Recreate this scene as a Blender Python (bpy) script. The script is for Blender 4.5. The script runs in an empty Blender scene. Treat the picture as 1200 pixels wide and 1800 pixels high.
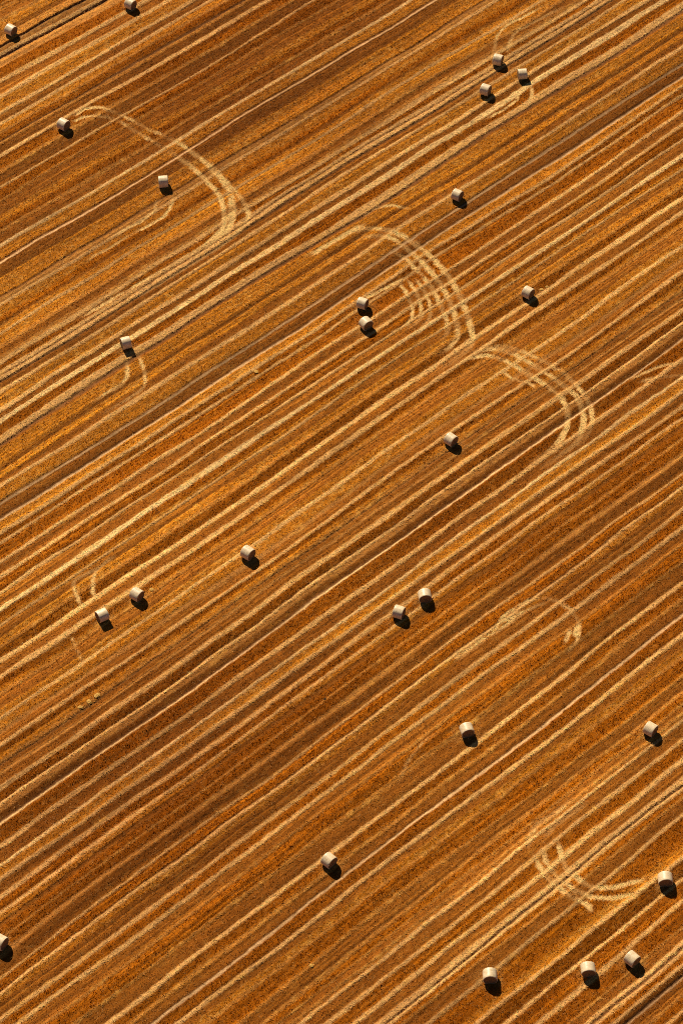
import bpy, math
import numpy as np
from mathutils import Vector

# ------------------------------------------------------------------ camera, sky, sun, exposure
scene = bpy.context.scene
TILT = math.radians(40.0)          # degrees off straight down
DIST = 350.7
cam_data = bpy.data.cameras.new('camera')
cam = bpy.data.objects.new('camera', cam_data)
scene.collection.objects.link(cam)
cam.location = (0.0, -DIST * math.sin(TILT), DIST * math.cos(TILT))
cam.rotation_euler = (TILT, 0.0, 0.0)
cam_data.sensor_fit = 'VERTICAL'
cam_data.sensor_height = 36.0
cam_data.sensor_width = 24.0
cam_data.lens = 101.7
cam_data.clip_start = 1.0
cam_data.clip_end = 6000.0
scene.camera = cam

SUN = Vector((-0.46, 0.98, 1.0)).normalized()
world = bpy.data.worlds.new('World')
scene.world = world
world.use_nodes = True
wn = world.node_tree
wn.nodes.clear()
sky = wn.nodes.new('ShaderNodeTexSky')
sky.sky_type = 'NISHITA'
sky.sun_disc = False
sky.air_density = 0.4
sky.dust_density = 0.3
sky.ozone_density = 1.0
sky.sun_elevation = math.asin(SUN.z)
sky.sun_rotation = math.atan2(SUN.x, SUN.y)
bg = wn.nodes.new('ShaderNodeBackground')
bg.inputs['Strength'].default_value = 0.05
wo = wn.nodes.new('ShaderNodeOutputWorld')
wn.links.new(sky.outputs['Color'], bg.inputs['Color'])
wn.links.new(bg.outputs['Background'], wo.inputs['Surface'])

sun_data = bpy.data.lights.new('sun', 'SUN')
sun_data.energy = 5.0
sun_data.angle = math.radians(0.5)
sun_data.color = (1.0, 0.89, 0.72)
sun = bpy.data.objects.new('sun', sun_data)
scene.collection.objects.link(sun)
sun.rotation_euler = SUN.to_track_quat('Z', 'Y').to_euler()
sun.location = SUN * 400

vs = scene.view_settings
vs.view_transform = 'Standard'
vs.look = 'None'
vs.gamma = 1.0
vs.exposure = 0.15
vs.use_curve_mapping = False
scene.cycles.use_denoising = False
scene.cycles.filter_width = 0.9
scene.cycles.max_bounces = 4
scene.cycles.diffuse_bounces = 1
scene.cycles.glossy_bounces = 2

C = scene.collection
rng = np.random.default_rng(7)

# ------------------------------------------------------------------ helpers
def tag(o, label=None, cat=None, group=None, kind=None):
    if label: o['label'] = label
    if cat: o['category'] = cat
    if group: o['group'] = group
    if kind: o['kind'] = kind
    return o

def link(name, me, mat=None, parent=None):
    o = bpy.data.objects.new(name, me)
    C.objects.link(o)
    if mat: me.materials.append(mat)
    if parent: o.parent = parent
    return o

def mesh_np(name, verts, faces, smooth=True):
    """verts (n,3), faces (m,k) with k equal for all faces"""
    me = bpy.data.meshes.new(name)
    n, m, k = len(verts), len(faces), faces.shape[1]
    me.vertices.add(n); me.vertices.foreach_set('co', np.ascontiguousarray(verts, dtype=np.float32).ravel())
    me.loops.add(m * k); me.loops.foreach_set('vertex_index', np.ascontiguousarray(faces, dtype=np.int32).ravel())
    me.polygons.add(m)
    me.polygons.foreach_set('loop_start', np.arange(0, m * k, k, dtype=np.int32))
    me.polygons.foreach_set('use_smooth', np.full(m, smooth))
    me.update(calc_edges=True)
    return me

def colour_attr(me, name, rgb):
    a = me.color_attributes.new(name, 'FLOAT_COLOR', 'POINT')
    d = np.ones((len(rgb), 4), np.float32); d[:, :3] = rgb
    a.data.foreach_set('color', d.ravel())

LAT = rng.random((256, 256))
def vnoise(x, y, seed=0):
    """smooth value noise in -1..1"""
    x = np.asarray(x) + seed * 17.31; y = np.asarray(y) + seed * 41.77
    xi = np.floor(x).astype(np.int64); yi = np.floor(y).astype(np.int64)
    fx = x - xi; fy = y - yi
    fx = fx * fx * (3 - 2 * fx); fy = fy * fy * (3 - 2 * fy)
    a = LAT[xi & 255, yi & 255]; b = LAT[(xi + 1) & 255, yi & 255]
    c = LAT[xi & 255, (yi + 1) & 255]; d = LAT[(xi + 1) & 255, (yi + 1) & 255]
    return ((a * (1 - fx) + b * fx) * (1 - fy) + (c * (1 - fx) + d * fx) * fy) * 2 - 1

# ------------------------------------------------------------------ the field: what was driven, cut and dropped where
HEADING = math.radians(42.25)      # direction the rows run in
CS, SN = math.cos(HEADING), math.sin(HEADING)
def to_sw(x, y): return x * CS + y * SN, -x * SN + y * CS
def to_xy(s, w): return s * CS - w * SN, s * SN + w * CS

# rows across the field, from the far edge to the near one: metres across the rows where a band starts, and its kind
# O standing stubble, G stubble with scattered straw, P thin stubble on soil, T tan trampled strip,
# B thick line of straw, b thin line of straw, W bare wheel track, K rut edge, k shallow rut edge, their shadow darkened into the colour
ROWS = """
103.11O 102.46b 101.97O 101.64b 101.15P 99.86b 99.05G 97.76P 96.64b 96.17b 95.40R 94.97T 94.26P 94.02B 93.24R
92.84T 91.35O 89.56B 88.64P 87.25B 86.33G 84.65B 83.97P 82.83B 82.08G 81.33b 80.73O 79.83k 79.46b 78.79P
77.61B 76.87O 75.88O 75.26b 74.49P 72.80B 72.34O 71.43O 70.75b 70.29P 68.41G 67.21O 66.17b 65.42P 63.95S
63.28G 61.75k 61.43W 61.16P 59.13G 58.56G 56.76k 56.48T 55.62B 54.99G 53.71O 52.87P 52.45G 51.61B 51.05G
49.80b 49.52b 49.11P 48.28b 47.73B 46.91O 46.30B 45.68k 45.48B 44.80k 44.46P 43.52B 42.84G 41.37B 40.57P
39.80S 38.85O 37.60B 36.55k 36.10P 35.83G 33.89P 33.12G 32.22P 31.13B 30.44G 28.89k 28.66W 28.34P 26.91k
26.63W 26.31G 25.91G 25.17B 24.55O 23.87B 23.38O 21.66B 21.12P 19.84B 19.24O 18.04k 17.92B 17.38P 15.95S
15.24O 14.41G 14.00B 13.59P 12.54G 11.66b 11.14O 10.01B 9.30P 8.21B 7.47O 6.67G 6.33b 5.76P 4.64G 3.68B 3.07G
2.01T 1.40P 0.41B -0.14O -0.79G -1.34b -1.78k -1.94P -2.54T -2.97P -4.00B -4.80O -5.85k -5.98B -6.46T -7.04P
-7.80k -8.04W -8.31O -10.14B -10.82P -12.27S -12.79G -13.86B -14.48P -14.63P -15.50B -16.15O -17.06B -17.57G
-17.97P -18.67O -19.66b -20.06O -21.05T -21.64P -23.36B -23.70O -24.78k -24.94B -25.39G -25.82P -27.45B
-28.02O -29.07B -29.73P -30.95b -31.42O -32.16O -33.00b -33.55P -35.21B -35.85O -36.85b -37.48P -38.49k
-38.63W -38.90O -40.29k -40.39B -41.02P -41.77G -42.47b -43.00O -44.57b -45.00P -46.13b -46.64O -47.33b
-47.67P -48.35b -48.91P -49.05B -49.55P -51.01B -51.56O -52.83B -53.46P -54.49B -55.11k -55.38B -55.86O
-56.39b -56.84P -58.19B -58.76O -60.84G -61.70B -62.21O -63.70B -64.16O -65.72B -66.34O -68.00b -68.41P
-69.44B -69.97k -70.30B -70.70O -71.27B -71.79P -72.22R -72.56W -72.74P -73.92b -74.32O -75.19B -75.50O
-76.13b -76.45O
"""
# wheel tracks left by turning tractors: width, how bright the straw was pressed, path in metres
TRACKS=[
(.35,.8,[(-36.6,69.8),(-35.0,70.6),(-33.1,70.8),(-30.7,70.1)]),
(.4,.5,[(-30.7,70.1),(-28.3,68.0),(-26.1,66.1),(-23.9,64.2)]),
(.45,1.0,[(-23.9,64.2),(-21.7,62.3),(-20.2,60.7),(-18.9,59.2),(-17.8,57.5),(-16.6,55.7),(-15.8,53.6),(-15.5,51.2),(-15.6,49.3),(-16.5,46.9),(-19.0,44.5),(-23.0,41.7)]),
(.35,.8,[(-36.4,70.9),(-35.1,72.2),(-33.0,72.5),(-30.8,71.5)]),
(.4,.5,[(-30.8,71.5),(-28.4,69.8),(-26.0,68.0),(-23.6,66.5)]),
(.45,1.0,[(-23.6,66.5),(-21.8,65.1),(-20.2,63.6),(-18.7,62.0),(-17.5,60.4),(-16.3,58.5),(-15.1,56.4),(-14.6,54.8),(-14.3,52.3),(-14.5,50.1),(-15.2,48.2),(-17.0,45.9),(-20.1,42.9)]),
(.4,0.95,[(-18.4,62.4),(-16.6,59.6),(-15.2,57.5),(-13.8,55.3),(-12.7,53.2),(-12.3,51.4),(-12.8,49.6),(-14.2,47.6),(-16.1,45.4),(-18.6,43.2)]),
(.3,0.95,[(-15.6,56.1),(-14.9,54.2),(-14.8,51.7),(-15.2,49.9)]),
(.3,0.95,[(-22.5,54.9),(-22.6,53.2),(-23.5,51.3),(-25.4,49.5),(-27.6,47.8)]),
(.3,0.95,[(-24.5,54.5),(-24.9,52.3),(-26.4,50.3),(-28.4,48.8),(-30.7,46.9)]),
(.3,0.95,[(-27.3,25.4),(-27.0,23.7),(-27.1,22.1),(-27.8,20.8),(-29.3,19.6),(-31.3,17.9)]),
(.3,0.95,[(-25.8,26.0),(-25.2,24.5),(-24.8,22.5),(-24.7,21.1),(-25.3,19.9),(-26.9,18.4),(-29.8,16.0)]),
(.3,0.95,[(21.3,83.9),(21.6,86.1),(22.3,88.2),(23.7,90.0),(26.6,92.2),(29.1,94.2)]),
(.3,0.95,[(23.2,83.9),(23.6,86.0),(24.3,87.9),(26.1,89.6),(29.0,91.8),(31.5,93.7)]),
(.3,0.95,[(26.2,76.5),(26.2,74.7),(25.4,73.1),(23.4,70.9)]),
(.3,0.95,[(24.4,75.9),(24.0,74.0),(22.3,72.2),(19.4,69.9)]),
(.5,0.95,[(0.9,47.8),(3.0,48.8),(5.1,48.8),(7.1,48.1),(9.1,46.5),(11.0,44.5),(12.8,42.0),(14.3,39.2),(15.3,36.3),(16.1,33.4),(16.6,30.6),(16.7,28.6),(16.0,27.1),(14.1,25.0),(11.5,23.0)]),
(.45,0.89,[(2.2,46.9),(4.5,47.6),(6.7,46.9),(8.7,45.0),(10.4,42.7),(12.0,40.2),(13.3,37.4),(14.2,34.5),(14.7,31.8),(14.8,29.6),(14.1,27.8),(12.3,25.9)]),
(.4,0.83,[(6.7,44.8),(8.6,42.9),(10.2,40.6),(11.6,38.0),(12.6,35.2),(13.4,32.4),(13.5,30.2),(12.7,28.4)]),
(.3,0.95,[(7.5,38.8),(8.4,37.1),(8.9,35.2),(9.1,33.2),(8.6,31.8),(6.9,30.2)]),
(.3,0.95,[(8.6,39.2),(9.4,37.7),(10.0,35.7),(10.3,33.6),(9.9,32.2),(8.2,30.4)]),
(.3,0.95,[(9.6,39.6),(10.5,37.9),(11.2,35.8),(11.4,33.8),(11.1,32.2),(9.8,30.4)]),
(.3,0.95,[(3.0,51.4),(4.5,52.7),(6.8,53.2),(9.1,52.5)]),
(.5,0.83,[(3.0,49.6),(0.8,48.0),(-1.9,45.7),(-4.5,43.6)]),
(.35,0.72,[(2.9,36.0),(4.8,37.3),(6.6,38.6),(8.5,39.8)]),
(.45,0.95,[(14.4,24.5),(16.6,25.6),(18.8,25.9),(20.9,24.9),(22.7,23.5),(24.4,22.0),(25.9,20.6),(27.1,19.3),(27.9,17.7),(28.2,15.7),(27.9,13.7),(27.1,11.8),(25.6,9.9),(23.4,8.0)]),
(.45,0.89,[(16.6,26.6),(19.0,27.1),(21.3,26.5),(23.4,25.0),(25.3,23.3),(27.6,21.2),(29.1,19.4),(29.9,17.5),(30.1,15.0),(29.7,12.9),(28.8,11.0),(27.0,9.2),(24.5,7.1)]),
(.4,0.78,[(18.5,27.6),(21.0,27.4),(23.5,26.3),(25.9,24.7),(28.0,23.0),(29.4,20.9),(30.7,18.4),(31.2,15.3),(30.6,12.9),(29.2,10.6)]),
(.3,0.95,[(20.1,23.3),(21.5,22.0),(23.3,21.3),(24.7,20.4)]),
(.3,.5,[(36.2,21.7),(38.1,22.9),(40.3,24.0),(43.3,24.8),(45.5,25.2)]),
(.3,.5,[(37.3,21.3),(39.5,22.1),(41.6,22.4),(44.2,22.5),(45.9,22.1)]),
(.3,0.95,[(-28.5,-8.3),(-30.4,-9.6),(-31.5,-10.4),(-31.8,-11.2),(-31.6,-12.1),(-31.2,-13.2),(-30.6,-14.3)]),
(.3,0.95,[(-27.2,-6.9),(-28.5,-8.2),(-29.3,-9.4),(-29.5,-10.8),(-29.5,-12.1),(-29.0,-13.4)]),
(.15,0.95,[(-31.7,-18.9),(-31.2,-20.1),(-30.7,-21.3),(-30.2,-22.3),(-29.9,-23.3)]),
(.3,1.00,[(17.5,-18.6),(18.3,-17.3),(19.1,-16.0),(20.4,-14.9),(21.9,-13.8),(23.7,-13.2)]),
(.3,1.00,[(16.6,-19.1),(17.9,-18.4),(19.4,-17.3),(20.9,-15.9),(22.5,-14.7),(24.2,-14.0)]),
(.35,1.00,[(18.7,-16.8),(20.1,-16.1),(21.5,-15.2)]),
(.5,0.72,[(13.2,-22.3),(15.3,-20.6),(17.3,-18.7)]),
(.4,0.78,[(26.1,-19.8),(26.4,-18.9),(26.7,-17.9)]),
(.4,0.78,[(27.2,-18.8),(27.6,-17.8),(27.9,-16.8)]),
(.35,0.95,[(23.8,-47.5),(24.1,-48.7),(24.3,-49.7),(24.6,-50.9),(25.5,-52.1),(26.5,-53.1),(27.7,-53.5),(29.4,-53.6),(30.9,-53.2),(32.5,-52.7),(34.3,-52.1)]),
(.35,0.95,[(22.1,-48.6),(22.4,-49.9),(22.9,-51.1),(23.8,-52.3),(25.1,-53.6),(26.4,-54.5),(28.0,-54.9),(29.8,-54.9),(31.5,-54.5),(33.3,-53.6)]),
(.4,0.89,[(21.2,-49.5),(21.8,-51.0),(22.6,-52.3),(23.9,-53.7),(25.3,-54.9),(26.7,-55.9),(27.2,-56.6)]),
(.4,0.95,[(20.6,-48.4),(20.9,-46.8),(21.9,-45.2),(23.6,-44.0),(25.8,-42.0)]),
(.4,0.72,[(22.6,-46.9),(23.7,-45.4),(25.4,-44.0),(27.4,-42.4)]),
(.3,.55,[(23.2,-13.3),(24.9,-13.5),(26.3,-14.4),(27.3,-15.7),(27.8,-17.6),(27.4,-19.8),(26.2,-21.6)]),
(.3,.4,[(6.4,-39.9),(7.2,-37.5),(8.3,-35.4),(9.7,-33.8),(11.4,-32.4)]),
(.3,.6,[(-27.6,47.8),(-30.3,45.4),(-33.5,42.7)]),
(.35,.8,[(-15.6,49.3),(-17.8,46.0),(-21.4,42.6),(-25.9,38.9),(-30.1,35.4),(-34.3,31.8)]),
(.3,.7,[(-12.6,49.8),(-16.1,45.4),(-20.6,41.3),(-24.9,37.6),(-29.0,34.5)]),
]

# bales: where each one lies (metres), how far it is turned, and which one it is
BALES = [
    (-46.41, 87.86, -37, 'round straw bale beside the twin dark ruts in the upper left corner'),
    (-29.88, 93.40, -36, 'round straw bale cut by the upper edge of the picture, left of centre'),
    (21.74, 81.48, -20, 'round straw topmost of the three bales clustered at the upper right, end hidden'),
    (25.00, 78.57, 6, 'round straw rightmost of the three bales clustered at the upper right, axis across the view'),
    (19.81, 75.28, -26, 'round straw lowest of the three bales clustered at the upper right, dark end showing'),
    (-37.81, 68.29, -36, 'round straw bale at the upper start of the long curved wheel tracks on the left'),
    (-23.79, 57.06, 6, 'round straw bright topped bale inside the bend of the upper left curved tracks'),
    (15.40, 54.52, -32, 'round straw lone bale on a dark rut above the middle wheel tracks, right of centre'),
    (2.69, 34.40, -24, 'round straw upper bale of the touching pair near the centre'),
    (3.12, 30.91, -55, 'round straw lower bale of the touching pair near the centre, dark end showing'),
    (24.06, 36.38, -38, 'round straw lone bale right of the central curved tracks with two straw wads beside it'),
    (-27.39, 27.45, 20, 'round straw bright topped bale at the left with twin curved tracks leaving its shadow'),
    (13.50, 11.10, -42, 'round straw lone bale below the central curved tracks, left of the right hand tracks'),
    (-11.17, -6.98, -38, 'round straw lone bale in the middle left, above and right of the left hand pair'),
    (-24.13, -13.30, -37, 'round straw right bale of the pair at the left, dark end facing lower right'),
    (-28.05, -16.41, 31, 'round straw left bale of the pair at the left, lit end facing left'),
    (9.82, -13.54, -83, 'round straw right bale of the pair just below the centre, dark end facing the viewer'),
    (6.74, -15.98, -22, 'round straw left bale of the pair just below the centre, turned sideways'),
    (14.24, -32.96, -75, 'round straw lone bale above the pale wheel track in the lower right'),
    (35.11, -32.84, -37, 'round straw bale near the right edge in the lower half, turned sideways'),
    (-1.36, -50.53, -43, 'round straw lone bale just above the pale wheel track at the bottom centre'),
    (35.33, -52.99, -89, 'round straw bale near the right edge beside the lower right turning tracks'),
    (15.79, -65.15, -89, 'round straw leftmost of the three bales along the bottom right, dark end facing the viewer'),
    (26.28, -64.38, -86, 'round straw middle of the three bales along the bottom right, dark end facing the viewer'),
    (31.07, -63.05, -46, 'round straw rightmost of the three bales along the bottom right, turned sideways'),
    (-36.64, -60.97, -30, 'round straw bale cut by the left edge of the picture near the bottom'),
]
WADS = [
    (25.88, 37.63, .22, 'nearer of two pale straw wads right of the bale at the right'),
    (26.60, 38.10, .18, 'farther of two pale straw wads right of the bale at the right'),
    (-22.46, -12.06, .24, 'pale straw wad just right of the left hand pair of bales'),
    (-10.78, 23.08, .26, 'pale straw wad lying alone left of the centre'),
    (-28.09, -27.61, .30, 'uppermost of three straw wads in a row at the left'),
    (-28.96, -28.50, .26, 'middle of three straw wads in a row at the left'),
    (-29.89, -29.31, .24, 'lowest of three straw wads in a row at the left'),
    (-3.23, -63.48, .20, 'pale straw wad at the end of a bright straw line near the bottom'),
]

# base colours of the band kinds (linear), height of the surface, standing stubble per m2, its height,
# loose straw per m2, how much a wheel track shows on it
KIND = {
    'O': ((0.272, 0.073, 0.0025), 0.015, 50, 0.18, 7, 1.0),
    'G': ((0.415, 0.135, 0.0080), 0.02, 38, 0.16, 30, .70),
    'P': ((0.252, 0.077, 0.0080), -0.02, 38, 0.13, 7, .40),
    'T': ((0.410, 0.158, 0.0300), -0.02, 18, 0.10, 24, .45),
    'S': ((0.800, 0.460, 0.1700), 0.07, 5, 0.10, 66, .5),
    'B': ((0.670, 0.340, 0.1050), 0.06, 12, 0.13, 56, .5),
    'b': ((0.450, 0.165, 0.0240), 0.04, 24, 0.14, 36, .6),
    'W': ((0.540, 0.310, 0.1350), -0.06, 0, 0.08, 4, .25),
    'R': ((0.150, 0.070, 0.0280), -0.21, 0, 0.08, 0, .1),  # rut kinds: the shadow lying in them is also put into the colour
    'K': ((0.140, 0.060, 0.0220), -0.17, 2, 0.08, 0, .15),
    'k': ((0.190, 0.072, 0.0200), -0.09, 6, 0.08, 3, .2),
}
STEP = 0.02
W0, W1 = -135.0, 165.0
tab_w = np.arange(W0, W1, STEP)
import re
rows = [(float(a), k) for a, k in re.findall(r'(-?[\d.]+)([A-Za-z])', ROWS)]
# the rows go on in the same rhythm on both sides of what the picture shows
w = rows[-1][0] - 0.5
while w > W0:
    for k, d in (('b', .5), ('P', 1.1), ('B', .6), ('O', 1.2)):
        rows.append((w, k)); w -= d * rng.uniform(.7, 1.4)
w = rows[0][0]; extra = []
while w < W1:
    for k, d in (('B', .6), ('O', 1.2), ('b', .5), ('P', 1.1)):
        w += d * rng.uniform(.7, 1.4); extra.append((w, k))
rows = sorted(rows + extra, key=lambda r: r[0])
# straw lines settle to about two thirds of the strip they were raked into
for j in range(len(rows) - 1):
    if rows[j + 1][1] in 'BbS' and rows[j][1] not in 'BbSKkRW':
        rows[j] = (rows[j][0] + .22 * (rows[j + 1][0] - rows[j][0]), rows[j][1])
edges = np.array([r[0] for r in rows]); kinds = [r[1] for r in rows]
# a band reaches from its start towards smaller w
idx = np.clip(np.searchsorted(edges, tab_w, side='left'), 0, len(kinds) - 1)
tab = np.array([KIND[k][0] + (KIND[k][1], KIND[k][2], KIND[k][3], KIND[k][4], 1.0 if k in 'BbS' else 0.0, KIND[k][5]) for k in kinds])[idx]
jit = np.clip(rng.normal(1, .13, len(kinds)), .72, 1.3)[idx]
tab[:, :3] *= jit[:, None]
def blur(a, sigma):
    r = int(3 * sigma / STEP); g = np.exp(-.5 * (np.arange(-r, r + 1) * STEP / sigma) ** 2); g /= g.sum()
    return np.stack([np.convolve(a[:, i], g, 'same') for i in range(a.shape[1])], 1)
tab = np.concatenate([blur(tab[:, :3], .065), blur(tab[:, 3:4], .06), blur(tab[:, 4:], .09)], 1)

# thin lines of straw and thin worn lines between the broad bands, a hand or two wide
fine = np.zeros(len(tab_w))
fw = W0
while fw < W1:
    fw += rng.uniform(.14, .50)
    amp = rng.uniform(.15, .75) if rng.random() < .66 else -rng.uniform(.10, .28)
    sg = rng.uniform(.035, .085)
    a0, a1 = np.searchsorted(tab_w, [fw - 4 * sg, fw + 4 * sg])
    fine[a0:a1] += amp * np.exp(-.5 * ((tab_w[a0:a1] - fw) / sg) ** 2)
tab = np.concatenate([tab, fine[:, None]], 1)

# map of the turning tracks
MX0, MY0, MS, MW, MH = -70.0, -95.0, 0.1, 1400, 2150
press = np.zeros((MW, MH), np.float32)
for wid, st, pts in TRACKS:
    p = np.array(pts, float)
    q = np.concatenate([[2 * p[0] - p[1]], p, [2 * p[-1] - p[-2]]])
    for i in range(1, len(q) - 2):
        L = np.linalg.norm(q[i + 1] - q[i]); n = max(2, int(L / .12))
        for u in np.linspace(0, 1, n, endpoint=False):
            a, b, c, d = q[i - 1], q[i], q[i + 1], q[i + 2]
            P = .5 * (2 * b + (c - a) * u + (2 * a - 5 * b + 4 * c - d) * u * u + (3 * b - a - 3 * c + d) * u ** 3)
            t = (i - 1 + u) / (len(p) - 1)
            fade = min(1, 6 * t + .25, 5 * (1 - t) + .15)
            cx, cy = (P[0] - MX0) / MS, (P[1] - MY0) / MS
            r = .78 * wid / MS; R = int(r + 3); x0, y0 = int(cx) - R, int(cy) - R
            if x0 < 0 or y0 < 0 or x0 + 2 * R >= MW or y0 + 2 * R >= MH: continue
            gx, gy = np.meshgrid(np.arange(x0, x0 + 2 * R), np.arange(y0, y0 + 2 * R), indexing='ij')
            dd = np.hypot(gx - cx, gy - cy)
            v = np.clip((r - dd) / 1.5 + .5, 0, 1) * st * fade
            blk = press[x0:x0 + 2 * R, y0:y0 + 2 * R]
            np.maximum(blk, v, out=blk)

def pressed(x, y):
    gx = np.clip((x - MX0) / MS, 0, MW - 2); gy = np.clip((y - MY0) / MS, 0, MH - 2)
    xi = gx.astype(int); yi = gy.astype(int); fx = gx - xi; fy = gy - yi
    return (press[xi, yi] * (1 - fx) + press[xi + 1, yi] * fx) * (1 - fy) + (press[xi, yi + 1] * (1 - fx) + press[xi + 1, yi + 1] * fx) * fy

def patch(x, y, cx, cy, r): return np.exp(-((x - cx) ** 2 + (y - cy) ** 2) / (r * r))

def field(x, y):
    """rgb, height, stubble density, stubble height, straw density, straw amount at ground points"""
    s, w = to_sw(x, y)
    ww = w + .32 * vnoise(s / 23, w / 4, 1) + .17 * vnoise(s / 7, w / 1.6, 2) + .055 * vnoise(s / 1.1, w / .5, 3) + .05 * vnoise(s / .3, w / .25, 4)
    fi = np.clip((ww - W0) / STEP, 0, len(tab) - 2); i0 = fi.astype(int); fr = (fi - i0)[:, None]
    T = tab[i0] * (1 - fr) + tab[i0 + 1] * fr
    rgb = T[:, :3].copy(); h = T[:, 3].copy()
    # how thick the straw lies changes along each row
    v = vnoise(s / 14, w / .9, 5) * .6 + vnoise(s / 3.5, w / .6, 6) * .4
    rgb *= (1 + (.22 + .16 * T[:, 7]) * v)[:, None]
    fn = T[:, 9] * np.clip(.75 + .8 * vnoise(s / 17, w / .5, 23), 0, 1.4) * (1 - .75 * T[:, 7])
    rgb *= (1 + fn)[:, None]
    rgb[:, 1] *= 1 + .12 * np.clip(fn, 0, 1); h += .03 * fn
    # drill rows and combing marks running along the rows
    rgb *= (1 + .19 * vnoise(s / 9, w / .16, 14) + .14 * vnoise(s / 25, w / .34, 15))[:, None]
    # clumps and thin places
    c = vnoise(s / .55, w / .32, 7)
    rgb *= (1 + .17 * c)[:, None]
    # handfuls of straw lying about where it was scattered
    fl = np.clip(vnoise(s / .5, w / .26, 20) + .4 * vnoise(s / 4, w / 1.5, 21) - .25, 0, 1) * np.clip(T[:, 6] / 34, 0, 1)
    rgb += (.75 * fl)[:, None] * (np.array([.72, .35, .065]) - rgb)
    # broad tone differences over tens of metres, with some darker, redder patches
    big = .13 * vnoise(x / 31, y / 27, 8) + .06 * vnoise(x / 11, y / 12, 9)
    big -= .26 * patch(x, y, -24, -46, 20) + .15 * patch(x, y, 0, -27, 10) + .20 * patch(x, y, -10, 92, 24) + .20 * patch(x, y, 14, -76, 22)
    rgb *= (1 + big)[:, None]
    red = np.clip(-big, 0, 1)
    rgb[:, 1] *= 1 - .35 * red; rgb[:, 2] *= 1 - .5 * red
    # turning tracks: straw pressed flat and shining
    p = pressed(x + .10 * vnoise(x / .6, y / .6, 10), y + .10 * vnoise(x / .6, y / .6, 11))
    # pressed straw shows best where stubble stood, least on thin stubble and on straw lines
    raw = p
    p = p * np.clip(T[:, 8] * 1.15 - .08, 0, 1) * np.clip(.95 + .4 * vnoise(x / 1.4, y / 1.4, 12) + .35 * vnoise(x / .3, y / .3, 19) + .3 * vnoise(x / 7, y / 7, 22), 0, 1)
    p = np.clip((p - .16) / .5, 0, 1); p = np.maximum(p * p * (3 - 2 * p) * .93, .30 * raw)
    rgb = rgb * (1 - p)[:, None] + np.array([.88, .51, .17]) * p[:, None]
    h = h - .05 * p + .022 * c + .012 * vnoise(x / .22, y / .22, 13)
    den = T[:, 4] * (1 - .8 * p) * (1 + .35 * v); sh = T[:, 5] * (1 - .5 * p)
    # straw spilled where a bale was dropped
    sp = np.zeros_like(x)
    for bx, by, *_ in BALES: sp = np.maximum(sp, patch(x, y, bx, by, 1.25))
    sp *= np.clip(.5 + .9 * vnoise(x / .5, y / .5, 16), 0, 1)
    rgb = rgb * (1 - .5 * sp)[:, None] + np.array([.60, .32, .09]) * (.5 * sp)[:, None]
    # stubble stands in tufts
    den = den * np.clip(1 + .9 * vnoise(s / .42, w / .30, 17) + .5 * vnoise(s / .2, w / .2, 18), .05, 3)
    return rgb, h, den, sh, T[:, 6] + 45 * p + 40 * sp, T[:, 7]

def node_mat(name):
    m = bpy.data.materials.new(name); m.use_nodes = True
    nt = m.node_tree; bs = nt.nodes['Principled BSDF']
    return m, nt, bs

def new(nt, typ, **kw):
    n = nt.nodes.new(typ)
    for k, v in kw.items(): setattr(n, k, v)
    return n

# ground material: band colour from the field map, straw-sized grain on top
m_ground, nt, bs = node_mat('stubble_ground')
at = new(nt, 'ShaderNodeAttribute', attribute_name='field_colour')
tc = new(nt, 'ShaderNodeTexCoord')
n1 = new(nt, 'ShaderNodeTexNoise'); n1.inputs['Scale'].default_value = 9.0; n1.inputs['Detail'].default_value = 4.0; n1.inputs['Roughness'].default_value = .7
nt.links.new(tc.outputs['Object'], n1.inputs['Vector'])
mr = new(nt, 'ShaderNodeMapRange'); mr.inputs['From Min'].default_value = .3; mr.inputs['From Max'].default_value = .7; mr.inputs['To Min'].default_value = .47; mr.inputs['To Max'].default_value = 1.55
nt.links.new(n1.outputs['Fac'], mr.inputs['Value'])
mul = new(nt, 'ShaderNodeVectorMath', operation='SCALE')
nt.links.new(at.outputs['Color'], mul.inputs[0]); nt.links.new(mr.outputs['Result'], mul.inputs['Scale'])
nt.links.new(mul.outputs['Vector'], bs.inputs['Base Color'])
bs.inputs['Roughness'].default_value = .75
bs.inputs['Specular IOR Level'].default_value = .02
bp = new(nt, 'ShaderNodeBump'); bp.inputs['Strength'].default_value = .8; bp.inputs['Distance'].default_value = .06
nt.links.new(n1.outputs['Fac'], bp.inputs['Height']); nt.links.new(bp.outputs['Normal'], bs.inputs['Normal'])

m_straw, nt, bs = node_mat('straw')
at = new(nt, 'ShaderNodeAttribute', attribute_name='straw_colour')
nt.links.new(at.outputs['Color'], bs.inputs['Base Color'])
bs.inputs['Roughness'].default_value = .55
bs.inputs['Specular IOR Level'].default_value = .06

# ---- the ground sheet: fine where the picture looks, laid out along the rows
def inside(x, y, m=0.0):
    half = 42.3 + (y - 12.3) * .0759
    return (np.abs(x) < half + 7 + m) & (y > -77 - m) & (y < 104 + m)
DS, DW = .34, .10
sv = np.arange(-106, 106, DS); wv = np.arange(-92, 118, DW)
gs, gw = np.meshgrid(sv, wv, indexing='ij')
gx, gy = to_xy(gs, gw)
cell = inside(gx[:-1, :-1], gy[:-1, :-1])
ids = np.full(gx.shape, -1, np.int64)
used = np.zeros(gx.shape, bool)
used[:-1, :-1] |= cell; used[1:, :-1] |= cell; used[:-1, 1:] |= cell; used[1:, 1:] |= cell
ids[used] = np.arange(used.sum())
ci, cj = np.nonzero(cell)
quads = np.stack([ids[ci, cj], ids[ci + 1, cj], ids[ci + 1, cj + 1], ids[ci, cj + 1]], 1)
X, Y = gx[used], gy[used]
rgb, h, *_ = field(X, Y)
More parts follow.
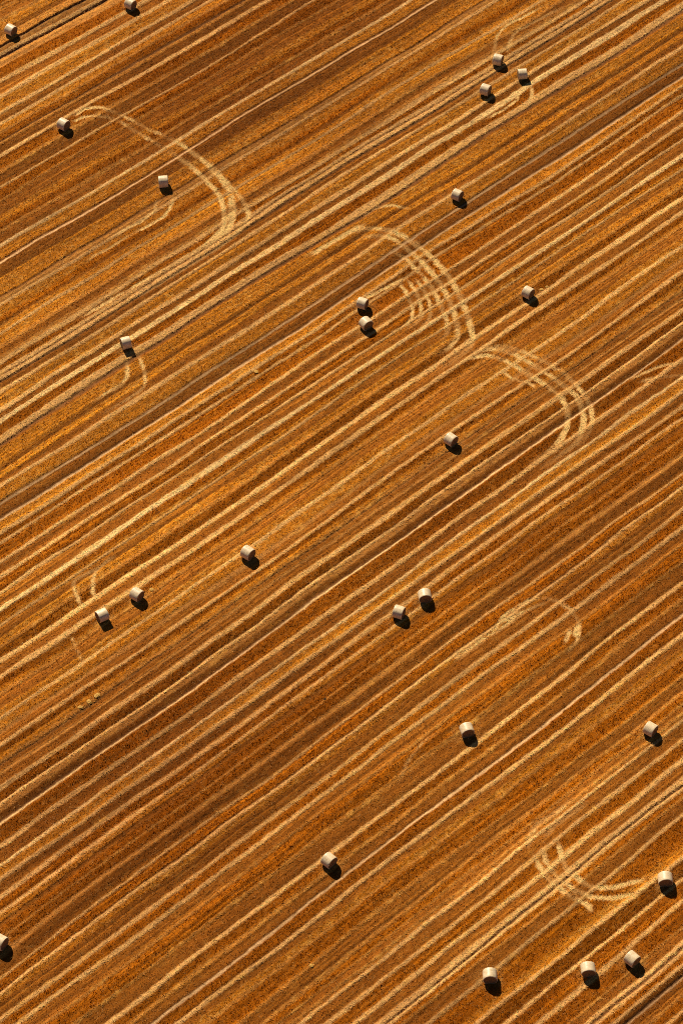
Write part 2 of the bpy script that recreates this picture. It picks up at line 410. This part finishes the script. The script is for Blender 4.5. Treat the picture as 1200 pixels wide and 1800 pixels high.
me = mesh_np('field_ground', np.stack([X, Y, h], 1), quads)
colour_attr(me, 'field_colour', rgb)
ground = tag(link('field_ground', me, m_ground), 'harvested stubble field with diagonal straw rows', 'field', kind='structure')

# ---- the same field going on to the horizon, in coarse strips along the rows, a little lower
edge = np.concatenate([np.arange(-1500, -135, 45.), np.arange(-135, 165, 1.1), np.arange(165, 1500, 45.)])
ss = np.array([-1500., -300., -106., 0., 106., 300., 1500.])
es, ew = np.meshgrid(ss, edge, indexing='ij')
ex, ey = to_xy(es, ew)
nx, ny = es.shape
ii, jj = np.meshgrid(np.arange(nx - 1), np.arange(ny - 1), indexing='ij')
q = np.stack([ii * ny + jj, (ii + 1) * ny + jj, (ii + 1) * ny + jj + 1, ii * ny + jj + 1], -1).reshape(-1, 4)
tw = np.clip(((ew.ravel() - W0) / STEP).astype(int), 0, len(tab) - 1)
me = mesh_np('field_beyond', np.stack([ex.ravel(), ey.ravel(), np.full(ex.size, -.34)], 1), q)
colour_attr(me, 'field_colour', tab[tw, :3])
tag(link('field_beyond', me, m_ground), 'stubble field going on towards the horizon', 'field', kind='structure')

# ---- standing stubble and loose straw: one blade, one triangle
def scatter(n):
    y = rng.uniform(-77, 104, n); x = rng.uniform(-57, 57, n)
    k = inside(x, y, -1.0)
    return x[k], y[k]
AREA = 114.0 * 181.0

def blades(name, base, dirs, up, length, width, rgb):
    """triangle blades: base point, width direction, axis direction"""
    a = base - dirs * width[:, None] * .5; b = base + dirs * width[:, None] * .5; c = base + up * length[:, None]
    v = np.stack([a, b, c], 1).reshape(-1, 3)
    me = mesh_np(name, v, np.arange(len(v)).reshape(-1, 3), smooth=False)
    colour_attr(me, 'straw_colour', np.repeat(rgb, 3, axis=0))
    return me

D1 = 100
x, y = scatter(int(AREA * D1))
rgb, h, den, sh, lo, st = field(x, y)
k = rng.random(len(x)) < den / D1
x, y, rgb, h, sh = x[k], y[k], rgb[k], h[k], sh[k]
n = len(x)
az = rng.uniform(0, 2 * math.pi, n); lean = np.abs(rng.normal(0, .45, n)); la = rng.uniform(0, 2 * math.pi, n)
up = np.stack([np.sin(lean) * np.cos(la), np.sin(lean) * np.sin(la), np.cos(lean)], 1)
dirs = np.stack([np.cos(az), np.sin(az), np.zeros(n)], 1)
tone = np.clip(rng.normal(1.2, .36, n), .68, 2.3)
col = rgb * tone[:, None] * np.array([1.1, 1.0, .8])
me = blades('stubble', np.stack([x, y, h - .02], 1), dirs, up, sh * rng.uniform(.6, 1.35, n), rng.uniform(.050, .095, n), np.clip(col, 0, .85))
tag(link('stubble', me, m_straw), 'short standing golden stubble covering the whole field', 'stubble', kind='stuff')
n_st = n

D2 = 62
x, y = scatter(int(AREA * D2))
rgb, h, den, sh, lo, st = field(x, y)
k = rng.random(len(x)) < lo / D2
x, y, rgb, h = x[k], y[k], rgb[k], h[k]
n = len(x)
az = rng.uniform(0, 2 * math.pi, n); tilt = np.abs(rng.normal(0, .22, n))
up = np.stack([np.cos(tilt) * np.cos(az), np.cos(tilt) * np.sin(az), np.sin(tilt)], 1)
dirs = np.stack([-np.sin(az), np.cos(az), rng.normal(0, .35, n)], 1)
tone = np.clip(rng.normal(1.12, .28, n), .5, 1.9)
col = rgb * tone[:, None] * .85 + np.array([.58, .31, .09]) * .2 * tone[:, None]
me = blades('loose_straw', np.stack([x, y, h + .008], 1), dirs, up, rng.uniform(.16, .42, n), rng.uniform(.035, .07, n), np.clip(col, 0, .85))
tag(link('loose_straw', me, m_straw), 'loose pale straw lying in lines on the stubble', 'straw', kind='stuff')
print('TRIS', len(quads) * 2, n_st, n)

# ------------------------------------------------------------------ bales
m_wrap, nt, bs = node_mat('net_wrap')
tc = new(nt, 'ShaderNodeTexCoord')
mp = new(nt, 'ShaderNodeMapping'); mp.inputs['Scale'].default_value = (9, 1.2, 1.2)
nt.links.new(tc.outputs['Object'], mp.inputs['Vector'])
oi = new(nt, 'ShaderNodeObjectInfo')
nz = new(nt, 'ShaderNodeTexNoise', noise_dimensions='4D'); nz.inputs['Scale'].default_value = 2.2; nz.inputs['Detail'].default_value = 5
mm = new(nt, 'ShaderNodeMath', operation='MULTIPLY'); mm.inputs[1].default_value = 37
nt.links.new(oi.outputs['Random'], mm.inputs[0]); nt.links.new(mm.outputs[0], nz.inputs['W'])
nt.links.new(mp.outputs['Vector'], nz.inputs['Vector'])
cr = new(nt, 'ShaderNodeValToRGB')
cr.color_ramp.elements[0].position = .32; cr.color_ramp.elements[0].color = (.62, .42, .20, 1)
cr.color_ramp.elements[1].position = .60; cr.color_ramp.elements[1].color = (.90, .71, .45, 1)
nt.links.new(nz.outputs['Fac'], cr.inputs['Fac']); nt.links.new(cr.outputs['Color'], bs.inputs['Base Color'])
bs.inputs['Roughness'].default_value = .42; bs.inputs['Specular IOR Level'].default_value = .5
bp = new(nt, 'ShaderNodeBump'); bp.inputs['Strength'].default_value = .35; bp.inputs['Distance'].default_value = .03
nt.links.new(nz.outputs['Fac'], bp.inputs['Height']); nt.links.new(bp.outputs['Normal'], bs.inputs['Normal'])

m_core, nt, bs = node_mat('rolled_straw')
tc = new(nt, 'ShaderNodeTexCoord')
nz = new(nt, 'ShaderNodeTexNoise'); nz.inputs['Scale'].default_value = 14; nz.inputs['Detail'].default_value = 4
nt.links.new(tc.outputs['Object'], nz.inputs['Vector'])
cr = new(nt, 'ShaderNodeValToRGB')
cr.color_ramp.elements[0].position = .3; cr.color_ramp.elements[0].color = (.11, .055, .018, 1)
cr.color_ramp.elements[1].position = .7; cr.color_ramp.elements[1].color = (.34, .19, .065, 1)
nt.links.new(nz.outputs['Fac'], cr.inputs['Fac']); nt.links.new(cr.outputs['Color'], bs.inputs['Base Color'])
bs.inputs['Roughness'].default_value = .8
bp = new(nt, 'ShaderNodeBump'); bp.inputs['Strength'].default_value = .7; bp.inputs['Distance'].default_value = .04
nt.links.new(nz.outputs['Fac'], bp.inputs['Height']); nt.links.new(bp.outputs['Normal'], bs.inputs['Normal'])

SEG = 44
def settle(v, r):
    """the weight flattens the underside; the bale stands on z = 0"""
    v = v.copy(); z = v[:, 2]
    v[:, 2] = np.where(z < -.80 * r, -.80 * r + (z + .80 * r) * .72, z)
    v[:, 1] *= 1 + .02 * np.clip(-v[:, 2] / r, 0, 1)
    v[:, 2] += .80 * r + .2 * r * .72
    return v

def make_bale(i, x, y, ang, label):
    r = .775 * rng.uniform(.95, 1.045); L = rng.uniform(1.14, 1.25)
    root = bpy.data.objects.new('hay_bale', None); C.objects.link(root)
    root.empty_display_size = .5
    _, hh, *_ = field(np.array([x]), np.array([y]))
    root.location = (x, y, float(hh[0]) - .02); root.rotation_euler = (0, 0, math.radians(ang))
    tag(root, label, 'hay bale', 'round straw bales lying on the stubble field')
    th = np.linspace(0, 2 * math.pi, SEG, endpoint=False)
    lump = 1 + .018 * np.sin(2 * th + rng.uniform(0, 6)) + .010 * np.sin(3 * th + rng.uniform(0, 6)) + .004 * rng.normal(size=SEG)
    # net wrap: wound round the straw and drawn a hand's width over both shoulders
    prof = [(-.5 * L + .002, .90), (-.5 * L, .945), (-.5 * L + .025, .978), (-.5 * L + .07, .995), (-.5 * L + .2, 1.0), (-.17 * L, 1.006), (0, 1.0), (.17 * L, 1.006), (.5 * L - .2, 1.0), (.5 * L - .07, .995), (.5 * L - .025, .978), (.5 * L, .945), (.5 * L - .002, .90)]
    v = []
    for px, pr in prof:
        w_ = lump + .003 * rng.normal(size=SEG)
        v.append(np.stack([np.full(SEG, px), r * pr * w_ * np.cos(th), r * pr * w_ * np.sin(th)], 1))
    v = settle(np.concatenate(v), r)
    nr = len(prof); a = np.arange(SEG); b = (a + 1) % SEG
    f = np.concatenate([np.stack([k * SEG + a, k * SEG + b, (k + 1) * SEG + b, (k + 1) * SEG + a], 1) for k in range(nr - 1)])
    link('net_wrap', mesh_np('net_wrap', v, f), m_wrap, root)
    # the two rolled straw ends, layer by layer
    for sgn in (-1, 1):
        radii = [.94, .90, .86, .80, .75, .68, .62, .54, .48, .40, .33, .25, .18, .10, .04]
        v = []
        for j, pr in enumerate(radii):
            out = .5 * L - .012 + (.03 * (1 - pr) if j else -.02) + (.014 if j % 2 else -.010)
            rad = r * (pr + .02 * np.sin(th + j * 2.1)) * (lump if j < 4 else 1)
            v.append(np.stack([sgn * (out + .008 * rng.normal(size=SEG)), rad * np.cos(th), rad * np.sin(th)], 1))
        v.append(np.array([[sgn * (.5 * L + .01), 0, 0]]))
        v = settle(np.concatenate(v), r)
        nr = len(radii)
        q = np.concatenate([np.stack([k * SEG + a, k * SEG + b, (k + 1) * SEG + b, (k + 1) * SEG + a], 1) for k in range(nr - 1)])
        tri = np.concatenate([np.stack([q[:, 0], q[:, 1], q[:, 2]], 1), np.stack([q[:, 0], q[:, 2], q[:, 3]], 1),
                              np.stack([(nr - 1) * SEG + a, (nr - 1) * SEG + b, np.full(SEG, nr * SEG)], 1)])
        if sgn > 0: pass
        else: tri = tri[:, ::-1]
        link('straw_end', mesh_np('straw_end', v, tri), m_core, root)
    # straws sticking out round both rims, where the net does not hold them
    nf = 130
    sg = np.where(np.arange(nf) % 2, 1., -1.)
    ft = rng.uniform(0, 2 * math.pi, nf); fr = r * rng.uniform(.86, .99, nf)
    bse = settle(np.stack([sg * (.5 * L - .03), fr * np.cos(ft), fr * np.sin(ft)], 1), r)
    ax = np.stack([sg * rng.uniform(.2, 1, nf), np.cos(ft) * rng.uniform(-.2, 1, nf), np.sin(ft) * rng.uniform(-.2, .9, nf)], 1)
    ax /= np.linalg.norm(ax, axis=1)[:, None]
    sd = np.cross(ax, rng.normal(size=(nf, 3))); sd /= np.linalg.norm(sd, axis=1)[:, None]
    fl = rng.uniform(.05, .13, nf); fw = rng.uniform(.015, .03, nf)
    fo = link('frayed_straw', blades('frayed_straw', bse, sd, ax, fl, fw, np.tile([[.55, .34, .13]], (nf, 1)) * rng.uniform(.6, 1.3, (nf, 1))), m_straw, root)
    fo['kind'] = 'stuff'
    return root

for i, (x, y, ang, label) in enumerate(BALES):
    make_bale(i, x, y, ang, label)

# ------------------------------------------------------------------ small straw wads and a clod left on the ground
def make_wad(name, x, y, size, label, cat, mat, group=None):
    n1_, n2_ = 14, 8
    u = np.linspace(0, 2 * math.pi, n1_, endpoint=False); vv = np.linspace(0.02, math.pi * .55, n2_)
    U, V = np.meshgrid(u, vv, indexing='ij')
    rr = size * (1 + .10 * rng.normal(size=U.shape))
    _, hh, *_ = field(np.array([x]), np.array([y]))
    P = np.stack([rr * np.sin(V) * np.cos(U) * 1.3, rr * np.sin(V) * np.sin(U), rr * np.cos(V) * .45], -1).reshape(-1, 3)
    a = np.arange(n1_); b = (a + 1) % n1_
    f = np.concatenate([np.stack([a * n2_ + k, a * n2_ + k + 1, b * n2_ + k + 1, b * n2_ + k], 1) for k in range(n2_ - 1)])
    me = mesh_np(name, P, f, smooth=False)
    colour_attr(me, 'straw_colour', np.tile(np.array([[.66, .36, .08]]), (len(P), 1)) * rng.uniform(.7, 1.1, (len(P), 1)))
    o = link(name, me, mat); o.location = (x, y, float(hh[0]) + .02); o.rotation_euler = (0, 0, rng.uniform(0, 6))
    tag(o, label, cat, group)

for x, y, size, label in WADS:
    make_wad('straw_wad', x, y, size, label, 'straw wad', m_straw, 'pale wads of straw dropped on the stubble')

m_clod, nt, bs = node_mat('soil_clod')
nz = new(nt, 'ShaderNodeTexNoise'); nz.inputs['Scale'].default_value = 9
cr = new(nt, 'ShaderNodeValToRGB'); cr.color_ramp.elements[0].color = (.035, .018, .008, 1); cr.color_ramp.elements[1].color = (.10, .055, .025, 1)
nt.links.new(nz.outputs['Fac'], cr.inputs['Fac']); nt.links.new(cr.outputs['Color'], bs.inputs['Base Color']); bs.inputs['Roughness'].default_value = .9; bs.inputs['Specular IOR Level'].default_value = 0.0
make_wad('soil_clod', -1.9, -28.1, .14, 'small dark clod of soil on the reddish band in the middle of the lower half', 'clod', m_clod)
